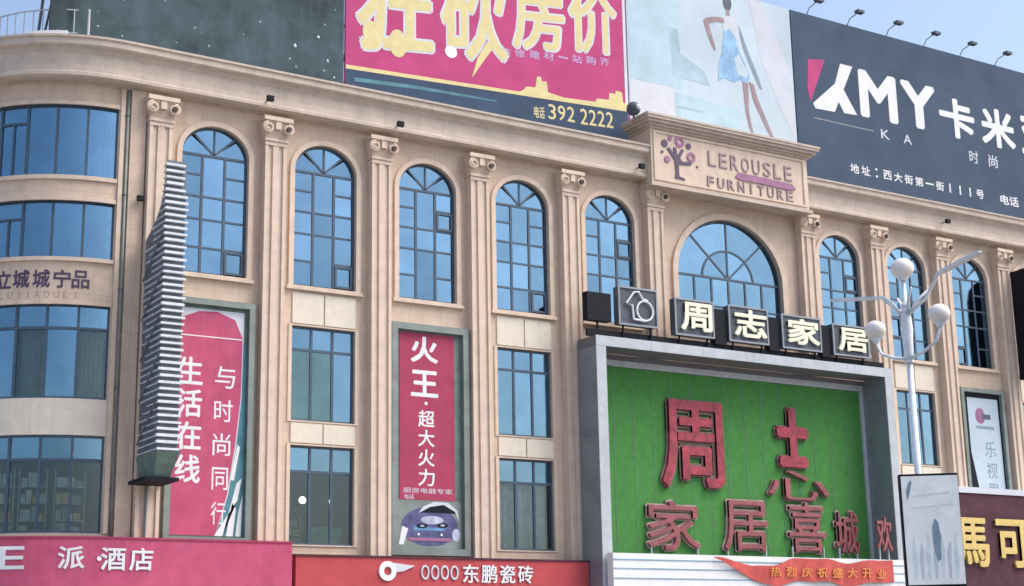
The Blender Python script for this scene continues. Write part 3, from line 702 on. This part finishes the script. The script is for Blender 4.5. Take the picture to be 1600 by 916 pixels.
# dark one at the right picture edge
t = thing('blade_sign', (42.9, -.5, 14.9), 'black blade sign with rounded shoulder at right picture edge', 'sign')
side = [(-.42, 15.0), (-2.2, 15.0), (-2.3, 15.3), (-2.3, 19.6), (-2.15, 20.2), (-1.8, 20.5), (-1.2, 20.65), (-.42, 20.65)]
n = len(side)
MB().add([(43.2, y, z) for y, z in side]+[(43.7, y, z) for y, z in side],
         [tuple(range(n)), tuple(reversed(range(n, 2*n)))]+[(i, i+n, (i+1) % n+n, (i+1) % n) for i in range(n)]).build('body', 'black', t)
b = MB()
for z in (16, 19.5): b.box(43.3, 43.6, -.419, -.36, z, z+.3)
b.build('bracket', 'steel', t)

# ------------------------------------------------------------------ banners in the bays
def banner(x0, x1, z0, z1, fw_, label):
    t = thing('vertical_banner', ((x0+x1)/2, 0, z0), label, 'banner')
    MB().prism(rect(x0, x1, z0, z1), -.28, -.003, [rect(x0+fw_, x1-fw_, z0+fw_, z1-fw_)]).build('frame', 'framegrey', t)
    MB().box(x0+fw_, x1-fw_, -.08, -.004, z0+fw_, z1-fw_).build('backing', 'mossy', t)
    return t
t = banner(-1.62, 1.62, 5.75, 14.5, .22, 'faded pink banner reading 生活在线 beside the slatted blade sign')
yb = -.12
print_poly('white_ground', rect(-1.36, 1.25, 6.02, 14.15), yb, 'palegrey', t, .035)
print_poly('pink_field', [(-1.36, 6.02), (.35, 6.02), (.75, 7.5), (1.0, 9.2), (1.18, 11), (1.2, 13.2), (.9, 13.85), (.2, 14.1), (-.5, 14.05), (-1.1, 13.8), (-1.36, 13.3)], yb-.012, 'pink2', t, .02)
print_poly('thin_rule', rect(-1.36, 1.2, 13.12, 13.16), yb-.02, 'white', t, .012)
print_poly('teal_field', [(.36, 6.02), (1.38, 6.02), (1.38, 13.0), (1.24, 13.0), (1.22, 11), (1.05, 9.2), (.8, 7.5)], yb-.008, 'teal', t, .02)
for k, pts in enumerate(([(.3, 6.02), (.62, 6.02), (1.1, 7.9), (1.3, 8.1), (1.15, 7.3)], [(.75, 6.02), (1.0, 6.02), (1.1, 7.0), (.95, 7.2)], [(1.1, 6.02), (1.3, 6.02), (1.34, 7.5), (1.2, 6.9)], [(.85, 8.0), (1.0, 8.0), (1.2, 9.2), (1.1, 9.3)])):
    print_poly('white_splash', pts, yb-.02, 'white', t, .012)
for i, ch in enumerate('生活在线'): text('character', ch, -1.22, -.28, 11.35-i*1.17, 12.35-i*1.17, yb-.02, 'white', t, .02, .02)
for i, ch in enumerate('与时尚同行'): text('character', ch, .18+(.0 if i < 2 else -.02), .95-.06*i, 11.3-i*1.22, 12.1-i*1.22, yb-.02, 'white', t, .02, .005)
t = banner(7.28, 10.72, 5.5, 14.45, .26, 'crimson banner reading 火王 above a stove picture, second bay from portal')
print_poly('crimson_field', rect(7.68, 10.12, 7.6, 14.12), yb, 'crimson', t, .035)
print_poly('picture_field', rect(7.58, 10.42, 5.78, 7.59), yb, 'framegrey', t, .035)
for i, ch in enumerate('火王'): text('character', ch, 8.18, 9.4, 12.95-i*1.35, 14.0-i*1.35, yb-.014, 'white', t, .02, .03)
print_poly('dot', ell(8.85, 11.35, .07, .07, 10), yb-.014, 'white', t, .02)
for i, ch in enumerate('超大火力'): text('character', ch, 8.5, 9.22, 10.42-i*.76, 11.08-i*.76, yb-.014, 'white', t, .02, .015)
text('small_text', '厨房电器专家', 7.85, 10.0, 7.86, 8.06, yb-.014, 'palegrey', t, .02)
text('small_text', '电话', 7.9, 8.3, 7.62, 7.8, yb-.014, 'palegrey', t, .02)
for k, (pts, m) in enumerate(((ell(9.0, 6.6, 1.25, .75, 24), 'stove'), (ell(9.35, 7.05, .8, .42, 24, 10, 170), 'black'), ([(8.0, 6.2), (9.9, 6.2), (10.1, 6.75), (9.3, 6.95), (8.2, 6.75)], 'stove'),
                             (ell(9.1, 6.85, .5, .16, 16), 'stove2'), ([(8.3, 6.45), (9.6, 6.45), (9.7, 6.55), (8.3, 6.6)], 'bluecloth'), ([(7.65, 5.9), (7.85, 5.9), (8.05, 6.5), (7.8, 6.6)], 'white'), (ell(10.15, 6.3, .18, .25, 12), 'stove2'), ([(8.5, 7.1), (9.0, 7.35), (9.6, 7.45), (10.1, 7.2), (10.3, 6.8), (10.2, 7.25), (9.8, 7.53), (9.2, 7.55), (8.7, 7.35)], 'palegrey'), (ell(8.65, 6.62, .24, .09, 16), 'black'), (ell(9.55, 6.66, .24, .09, 16), 'black'), (ell(8.65, 6.62, .1, .04, 10), 'stove2'), (ell(9.55, 6.66, .1, .04, 10), 'stove2'), ([(8.05, 6.05), (9.9, 6.05), (9.92, 6.18), (8.03, 6.18)], 'mauve'), (ell(8.5, 6.3, .05, .05, 10), 'white'), (ell(9.5, 6.3, .05, .05, 10), 'white'))):
    print_poly('stove_picture', pts, yb-.012-.004*k, m, t, .008)
t = banner(38.95, 42.05, 8.6, 14.35, .2, 'white banner with grey characters in dark frame, right of street lamp')
MB().prism(rect(39.16, 41.84, 8.81, 14.14), -.1, -.085).build('dark_backing', 'black', t)
print_poly('white_field', [(39.95, 8.85), (41.75, 8.85), (41.7, 13.9), (39.5, 13.9), (39.5, 11.2), (39.7, 10.2)], yb, 'pale', t, .018)
print_poly('emblem', ell(40.35, 13.0, .35, .4, 16, 30, 330), yb-.012, 'mauve', t, .012)
print_poly('emblem', rect(40.5, 41.1, 12.85, 13.1), yb-.014, 'hair', t, .012)
print_poly('thin_rule', rect(40.0, 41.3, 12.35, 12.5), yb-.012, 'shadowprint', t, .012)
for i, ch in enumerate('乐视界'): text('character', ch, 40.5, 41.3, 10.95-i*1.05, 11.75-i*1.05, yb-.012, 'shadowprint', t, .014, .01)

# ------------------------------------------------------------------ entrance portal
PY = -1.8; PL, PR_ = 15.85, 32.65; PT = 14.45; TW = .48
t = thing('entrance_portal', (24.2, -.9, 0), 'deep grey metal entrance portal framing the green board', 'portal')
def hollow(x0, x1):
    b = MB(); b.box(x0, x1, PY+.05, -.45, 0, 14.03); return b
hollow(PL, PL+TW).build('pillar', 'portal', t)
MB().box(PR_-TW, PR_, PY+.05, -.02, 0, 14.03).build('pillar', 'portal', t)
MB().box(PL, PL+TW, PY, PY+.049, 0, 14.02).build('pillar_trim', 'portal_light', t)
MB().box(PR_-TW, PR_, PY, PY+.049, 0, 14.02).build('pillar_trim', 'portal_light', t)
MB().box(PL, PR_, PY+.05, -.45, 14.04, PT).build('header', 'soffit', t)
for i in range(6):
    xa = PL+(PR_-PL)*i/6; MB().box(xa+(.006 if i else 0), PL+(PR_-PL)*(i+1)/6-.006, PY, PY+.049, 14.03, PT).build('header_panel', 'portal_light', t)
for k in range(5):                                  # joints on the inner faces
    z = 2.6*k+.02
    MB().box(PL-.012, PL-.001, PY+.06, -.46, z+.02, z+2.58).build('cladding_panel', 'portal', t)
    MB().box(PR_-TW-.012, PR_-TW-.001, PY+.06, -.25, z+.02, min(z+2.58, 13.85)).build('cladding_panel', 'portal', t)
GB = PL+TW+.02
MB().box(GB, PR_-TW-.02, -.24, -.1, 5.0, 13.55).build('green_board', 'green', t)
MB().box(PL+TW, PR_-TW, -.449, -.1, 13.83, 14.02).build('soffit_back', 'soffit', t)
MB().box(GB, PR_-TW-.02, -.34, -.1, 13.56, 13.82).build('board_moulding', 'portal_light', t)
MB().box(PR_-TW-.2, PR_-TW-.021, -.34, -.241, 5.0, 13.55).build('board_edge', 'portal_light', t)
for i in range(15):
    x = GB+.35+i*1.02
    MB().box(x-.012, x+.012, -.252, -.2405, 5.0, 13.54).build('board_seam', 'mossy', t)
# red relief characters on the board
RC = [('周', 20.05, 23.45, 8.6, 12.35, 'tall dark red relief 周 in upper left of green board', .016, 'browned', 'redchar'),
      ('志', 25.9, 29.5, 8.3, 12.45, 'red relief 志 with scattered lower strokes in upper right of green board', .03, 'browned', 'redchar'),
      ('家', 19.15, 21.95, 5.95, 8.0, 'outlined muted red relief 家 in lower row, leftmost on green board', .008, 'tanedge', 'redchar2'), ('居', 23.25, 25.75, 6.0, 8.15, 'outlined muted red relief 居 in lower row, second from left', .008, 'tanedge', 'redchar2'),
      ('喜', 26.95, 29.15, 6.0, 8.2, 'outlined muted red relief 喜 in lower row, third from left', .008, 'tanedge', 'redchar2'), ('城', 29.75, 31.2, 6.0, 7.9, 'pinkish relief 城 in lower row, beside right portal pillar', .012, 'tanedge', 'redchar2')]
for k, (ch, x0, x1, z0, z1, lab, bo, em, fm) in enumerate(RC):
    t = thing('relief_character', ((x0+x1)/2, -.3, z0), lab, 'character')
    pieces = [(ch, x0, x1, z0, z1, bo, fm)]
    if ch == '志': pieces = [('士', 26.55, 28.45, 9.75, 12.45, .07, 'redchar'), ('心', 25.9, 29.5, 8.3, 9.6, .004, 'redchar2')]
    for (c_, xa, xb, za, zb, bb, m_) in pieces:
        text('edge', c_, xa-.08, xb+.08, za-.08, zb+.08, -.34, em, t, .09, bb+.03)
        text('face', c_, xa, xb, za, zb, -.46, m_, t, .115, bb)
    if k > 1:
        for xx in (x0+.15, x1-.2): MB().box(xx, xx+.06, -.42, -.345, 5.0, z0+.25).build('post', 'portal_light', t)
t = thing('relief_character', (31.4, -2.0, 5.63), 'muted red relief 欢 standing before the right portal pillar', 'character')
text('face', '欢', 30.75, 31.7, 6.0, 7.55, -2.0, 'redchar2', t, .12, .02)
for xx in (30.95, 31.5): MB().box(xx, xx+.05, -1.879, -1.81, 5.63, 6.6).build('post', 'portal_light', t)
# sign boxes on top of the portal
BY = -1.72
def signbox(x0, x1, z0, z1, ch, lab):
    t = thing('sign_box', ((x0+x1)/2, BY+.2, z0), lab, 'sign', 'letter boxes along the portal top')
    MB().box(x0, x1, BY, BY+.35, z0, z1).build('box', 'boxface', t)
    MB().prism(rect(x0-.03, x1+.03, z0-.03, z1+.03), BY-.05, BY-.001, [rect(x0+.05, x1-.05, z0+.05, z1-.05)]).build('box_rim', 'portal', t)
    for xx in (x0+.25, x1-.3): MB().box(xx, xx+.06, BY+.1, BY+.16, PT, z0).build('support', 'black', t)
    if ch: text('character', ch, x0+.25, x1-.12, z0+.2, z1-.12, BY-.12, 'letter_cream', t, .1, .03)
    return t
t = signbox(17.1, 19.08, 15.05, 16.65, None, 'grey box with white outlined house-and-ring logo on portal top, leftmost box with mark')
lx, lz = 18.1, 15.2
b = MB()
b.tube([(lx-.3, BY-.08, lz+.1), (lx-.35, BY-.08, lz+.7), (lx-.65, BY-.08, lz+.75), (lx-.25, BY-.08, lz+1.25), (lx+.0, BY-.08, lz+1.3), (lx+.2, BY-.08, lz+1.0), (lx+.45, BY-.08, lz+.95)], .045, 6)
b.tube([(lx+.3+.42*math.cos(R(a)), BY-.08, lz+.5+.42*math.sin(R(a))) for a in range(0, 361, 20)], .045, 6)
b.tube([(lx-.3, BY-.08, lz+.1), (lx+.3, BY-.08, lz+.06)], .045, 6)
b.build('logo', 'white', t)
for ch, x0, x1, z0, z1, lab in (('周', 20.05, 22.12, 14.9, 16.47, 'grey box with cream 周, just right of the logo box'), ('志', 23.0, 25.2, 14.9, 16.47, 'grey box with cream 志, second character box from the logo'),
                           ('家', 26.05, 28.35, 14.87, 16.38, 'grey box with cream 家, third character box from the logo'), ('居', 29.12, 31.32, 14.84, 16.25, 'grey box with cream 居 at right end of portal top')):
    signbox(x0, x1, z0, z1, ch, lab)
for x0, x1, z0, z1, lab in ((15.55, 16.75, 15.1, 16.28, 'wide black blank box at left end of portal top'), (22.25, 22.88, 14.68, 16.25, 'narrow black box right of the cream 周, nearest the logo box'),
                       (25.32, 25.93, 14.68, 16.2, 'narrow black box between second and third cream characters'), (28.47, 29.0, 14.68, 16.15, 'narrow black box left of the last cream character')):
    t = thing('blank_box', ((x0+x1)/2, BY+.2, z0), lab, 'box', 'black boxes along the portal top')
    MB().box(x0, x1, BY+.05, BY+.4, z0, z1).build('box', 'black', t)
    MB().box((x0+x1)/2-.04, (x0+x1)/2+.04, BY+.2, BY+.26, PT-.001, z0).build('support', 'black', t)
tag(MB().box(15.6, 32.4, BY+.17, BY+.30, PT+.002, PT+.3).build('mounting_rail', 'black'), 'dark rail under the letter boxes on portal top', 'rail')

# ------------------------------------------------------------------ shop signs along the bottom
t = thing('shop_sign', (-2.5, -.5, 4.2), 'long pink fascia sign reading 派酒店 wrapped round the corner', 'sign')
MB().sweep(arcpath(0, 75, 24)+[(2.95, 0, 0, -1)], [(.5, 3.9), (.9, 3.9), (.9, 5.76), (.5, 5.76)]).build('fascia', 'pink2', t)
MB().sweep(arcpath(0, 75, 24)+[(2.95, 0, 0, -1)], [(.45, 5.761), (.93, 5.761), (.93, 5.83), (.45, 5.83)]).build('top_edge', 'crimson', t)
tf = tower_frame(.9)
for ch, px in (('E', 31.5), ('派', 12.2)):
    xm = arcx(px); text('character', ch, xm-.36, xm+.36, 4.75, 5.5, -.03, 'white', t, .03, .02, 0, tf)
print_poly('dot', ell(-4.0, 5.1, .08, .08, 10), -.93, 'white', t, .02)
for ch, x0, x1 in (('酒', -3.95, -3.1), ('店', -2.98, -2.15)): text('character', ch, x0, x1, 4.72, 5.48, -.94, 'white', t, .038, .02)
t = thing('shop_sign', (9.7, -.5, 3.9), 'red fascia sign with round white logo and 东鹏瓷砖 characters', 'sign')
MB().box(3.1, 15.8, -.9, -.45, 3.7, 5.33).build('fascia', 'red', t)
MB().box(3.05, 15.84, -.94, -.46, 5.331, 5.40).build('top_edge', 'maroon', t)
MB().prism(ell(6.75, 4.85, .36, .36, 24), -.96, -.901, [ell(6.75, 4.85, .16, .16, 16)]).build('round_logo', 'white', t)
print_poly('logo_wing', [(7.0, 5.15), (7.9, 5.05), (7.4, 4.85), (7.0, 4.8)], -.95, 'palegrey', t, .04)
for i, ch in enumerate('OOOO'): text('letter', ch, 8.15+i*.42, 8.5+i*.42, 4.55, 5.1, -.95, 'palegrey', t, .04, .01)
for i, ch in enumerate('东鹏瓷砖'): text('character', ch, 9.95+i*.82, 10.65+i*.82, 4.45, 5.15, -.95, 'white', t, .04, .015)
t = thing('light_box_sign', (24, -2.0, 4.0), 'long white striped sign board at foot of portal', 'sign')
MB().box(15.98, 32.3, -2.3, -1.9, 3.9, 5.62).build('board', 'white', t)
for z in (4.62, 5.0, 5.35): MB().box(16.0, 32.28, -2.318, -2.301, z, z+.045).build('groove_strip', 'greyblue', t)
MB().box(15.9, 32.4, -2.36, -1.88, 3.7, 3.899).build('bottom_rail', 'mossy', t)
t = thing('ribbon_banner', (26, -2.4, 4.4), 'wavy red ribbon banner with orange print over white board', 'banner')
n = 60; vs = []; fs = []
for i in range(n+1):
    u = i/n; x = 21.0+10.2*u; wob = .10*math.sin(u*15)+.05*math.sin(u*31+1); y = -2.42-.05*math.sin(u*24)
    zt = 5.60-.35*max(0, 1-abs(u-.2)/.2)*1-.08+wob*.8+.0*u; zb_ = 4.55+wob
    if u < .22: zb_ = 5.5-(5.5-4.55)*(u/.22)+wob*.5
    vs += [(x, y, zb_), (x, y, zt), (x, y+.02, zt), (x, y+.02, zb_)]
for i in range(n):
    k = 4*i; fs += [(k, k+4, k+5, k+1), (k+1, k+5, k+6, k+2), (k+2, k+6, k+7, k+3), (k+3, k+7, k+4, k)]
MB().add(vs, fs).build('cloth', 'ribbon', t)
for i, ch in enumerate('热烈庆祝盛大开业'): text('character', ch, 23.9+i*.88, 24.5+i*.88, 4.78, 5.2, -2.51, 'orange', t, .02, .02)
t = thing('shop_sign', (40, -1.0, 4.0), 'maroon shop sign with large gold 馬可 characters at lower right', 'sign')
MB().box(33.4, 49.4, -1.5, -.45, 3.5, 8.92).build('fascia', 'maroon', t)
MB().box(33.3, 49.45, -1.56, -.44, 8.921, 9.2).build('top_edge', 'palegrey', t)
for ch, x0, x1 in (('馬', 36.25, 38.45), ('可', 39.0, 41.3)): text('character', ch, x0, x1, 5.45, 7.75, -1.62, 'gold', t, .12, .025)

# ------------------------------------------------------------------ street lamp
LX, LY = 6.52, -27.3
t = thing('street_lamp', (LX, LY, 0), 'white street lamp with three opal globes and two long arms', 'street lamp')
MB().tube([(LX, LY, 0), (LX, LY, .5), (LX, LY, .55), (LX, LY, 4), (LX, LY, 8.1)], [.20, .18, .095, .085, .07], 16).build('pole', 'lamp_white', t, True)
MB().tube([(LX, LY, 8.1), (LX, LY, 8.35), (LX, LY, 8.9), (LX, LY, 9.15), (LX, LY, 9.4), (LX, LY, 10.05)], [.07, .10, .14, .12, .07, .045], 16).build('pole_head', 'lamp_white', t, True)
MB().tube([(LX, LY, 10.04), (LX, LY, 10.13)], [.09, .15], 14).build('globe_cup', 'lamp_white', t)
MB().ball((LX, LY, 10.34), .27, 24, 14, .92).build('globe', 'globe', t, True)
for s in (1, -1):
    gy = LY+s*1.0
    MB().tube([(LX, LY+s*.1, 8.2), (LX, LY+s*.45, 8.28), (LX, LY+s*.85, 8.45), (LX, gy, 8.75)], [.045, .04, .035, .03], 8).build('arm', 'lamp_white', t, True)
    MB().tube([(LX, gy, 8.74), (LX, gy, 8.84), (LX, gy, 8.87)], [.05, .12, .15], 14).build('globe_cup', 'lamp_white', t)
    MB().ball((LX, gy, 9.06), .25, 24, 14, .9).build('globe', 'globe', t, True)
for a in (60, 120, 240, 300):
    c_, s_ = math.cos(R(a)), math.sin(R(a))
    MB().tube([(LX+.12*c_, LY+.12*s_, 9.25), (LX+.3*c_, LY+.3*s_, 9.55), (LX+.55*c_, LY+.55*s_, 9.75)], [.045, .04, .025], 8).build('scroll_arm', 'lamp_white', t, True)
for (p, q) in (((6.5, -26.6, 9.78), (6.3, -25.1, 10.0)), ((6.36, -28.5, 9.92), (5.95, -30.1, 10.02))):
    MB().tube([(LX, LY, 9.2), (LX, LY+(p[1]-LY)*.55, 9.5), p], [.05, .04, .035], 8).build('long_arm', 'lamp_white', t, True)
    P, Q = Vector(p), Vector(q); D = (Q-P); sx = Vector((D.y, -D.x, 0)).normalized()*.08; uz = Vector((0, 0, .035))
    v = []
    for k, wgt, hz in ((0, .6, .8), (.15, 1, 1), (.85, 1, 1), (1, .7, .5)):
        for (a, b_) in ((-1, -1), (1, -1), (1, 1), (-1, 1)): v.append(P+D*k+sx*a*wgt+uz*b_*hz)
    f = [(0, 1, 2, 3), (15, 14, 13, 12)]+[(i*4+j, (i+1)*4+j, (i+1)*4+(j+1) % 4, i*4+(j+1) % 4) for i in range(3) for j in range(4)]
    MB().add(v, f).build('lamp_head', 'lamp_white', t)
for z, r_ in ((.62, .15), (4.0, .105), (8.08, .095), (9.42, .09)): MB().tube([(LX, LY, z), (LX, LY, z+.07)], r_, 16).build('collar', 'lamp_white', t, True)
# light box on the pole
t = thing('pole_light_box', (LX, LY, 3.0), 'pale upright light box with grey print clamped to the lamp pole', 'light box')
nrm = Vector((-.62, -.78, 0)).normalized(); ex = Vector((-nrm.y, nrm.x, 0))
if ex.dot(Vector((1, -1, 0))) < 0: ex = -ex
def lbf(u, y, z): p = Vector((LX+.22, LY-.05, 0))+ex*u-nrm*0+nrm*(-y); return (p.x, p.y, z)
def lb_prism(name, pts, y0, y1, m):
    b = MB().prism(pts, y0, y1); b.v = [lbf(*p) for p in b.v]; return b.build(name, m, t)
lb_prism('case', rect(-.68, .6, 3.0, 5.5), -.42, -.14, 'black')
lb_prism('face', rect(-.65, .59, 3.05, 5.45), -.44, -.421, 'boxwhite')
lb_prism('print_shape', [(-.02, 3.7), (.03, 3.55), (.1, 3.6), (.13, 4.1), (.09, 4.42), (.02, 4.5), (-.05, 4.3), (-.05, 3.95)], -.443, -.4405, 'shadowprint')
lb_prism('print_shape', [(-.56, 5.1), (-.5, 5.3), (-.44, 5.36), (-.42, 5.3), (-.5, 5.0), (-.54, 4.9)], -.443, -.4405, 'shadowprint')
for k in range(7):
    u = -.5+k*.15; lb_prism('print_shape', [(u, 3.2), (u+.05, 3.15), (u+.09, 3.6+.2*(k % 3)), (u+.04, 4.2-.25*(k % 2)), (u-.02, 3.7)], -.4428, -.4405, 'palegrey' if k % 2 else 'boxtint')
lb_prism('print_shape', [(-.45, 4.72), (.5, 4.8), (.5, 4.83), (-.45, 4.75)], -.443, -.4405, 'boxtint')
lb_prism('print_shape', [(-.4, 4.98), (.4, 5.05), (.4, 5.09), (-.4, 5.02)], -.443, -.4405, 'boxtint')
for z in (3.3, 5.2): lb_prism('clamp', rect(-.2, .1, z, z+.08), -.141, .14, 'steel')

# ------------------------------------------------------------------ small fittings on the mall front
for (x, y, z, lab) in ((1.75, -.95, 22.35, 'small dark floodlight on cornice between first two pilasters'), (7.3, -.95, 22.3, 'small dark floodlight on cornice above third pilaster'),
                       (19.2, -.95, 22.45, 'small dark floodlight on cornice left of the name block'), (38.3, -.95, 22.6, 'small dark floodlight on cornice right of the lamp globe')):
    t = thing('wall_floodlight', (x, y, z), lab, 'floodlight', 'small floodlights on the cornice')
    MB().box(x-.13, x+.13, y-.06, y+.1, z-.1, z+.1).build('head', 'black', t)
    MB().tube([(x, y+.1, z), (x, -.53, z)], .03, 6).build('arm', 'steel', t)
t = thing('wall_floodlight', (-2.9, -.35, 17.85), 'small dark floodlight on wall above the blade sign shoulder', 'floodlight', 'small floodlights on the cornice')
MB().box(-3.03, -2.8, -.42, -.27, 17.8, 17.98).build('head', 'black', t); MB().tube([(-2.92, -.27, 17.88), (-2.92, -.15, 17.88)], .03, 6).build('arm', 'steel', t)
t = thing('drain_pipe', (-3.4, -.1, 5.83), 'thin grey drain pipe down the wall beside the rounded corner', 'pipe')
MB().tube([(-3.4, -.1, 5.84), (-3.4, -.1, 21.95)], .05, 8).build('pipe', 'framegrey', t, True)
for z in (7.5, 11, 14.5, 18, 21): MB().box(-3.47, -3.33, -.17, -.003, z, z+.05).build('pipe_clip', 'steel', t)

# printed layers lie almost flat on their boards
for o in list(bpy.data.objects):
    if o.type != 'MESH' or not o.parent: continue
    r = o.parent.name.split('.')[0]; k = o.name.split('.')[0]
    if r == 'roof_billboard' and k not in ('face', 'steel_frame', 'floodlight', 'torn_flap'): base, fac = 1.0, .2
    elif r == 'vertical_banner' and k not in ('frame', 'backing', 'dark_backing'): base, fac = -.1005, .3
    else: continue
    oy = wloc(o.parent).y
    for v in o.data.vertices:
        y = v.co.y+oy
        if y < base: v.co.y = base-(base-y)*fac-oy
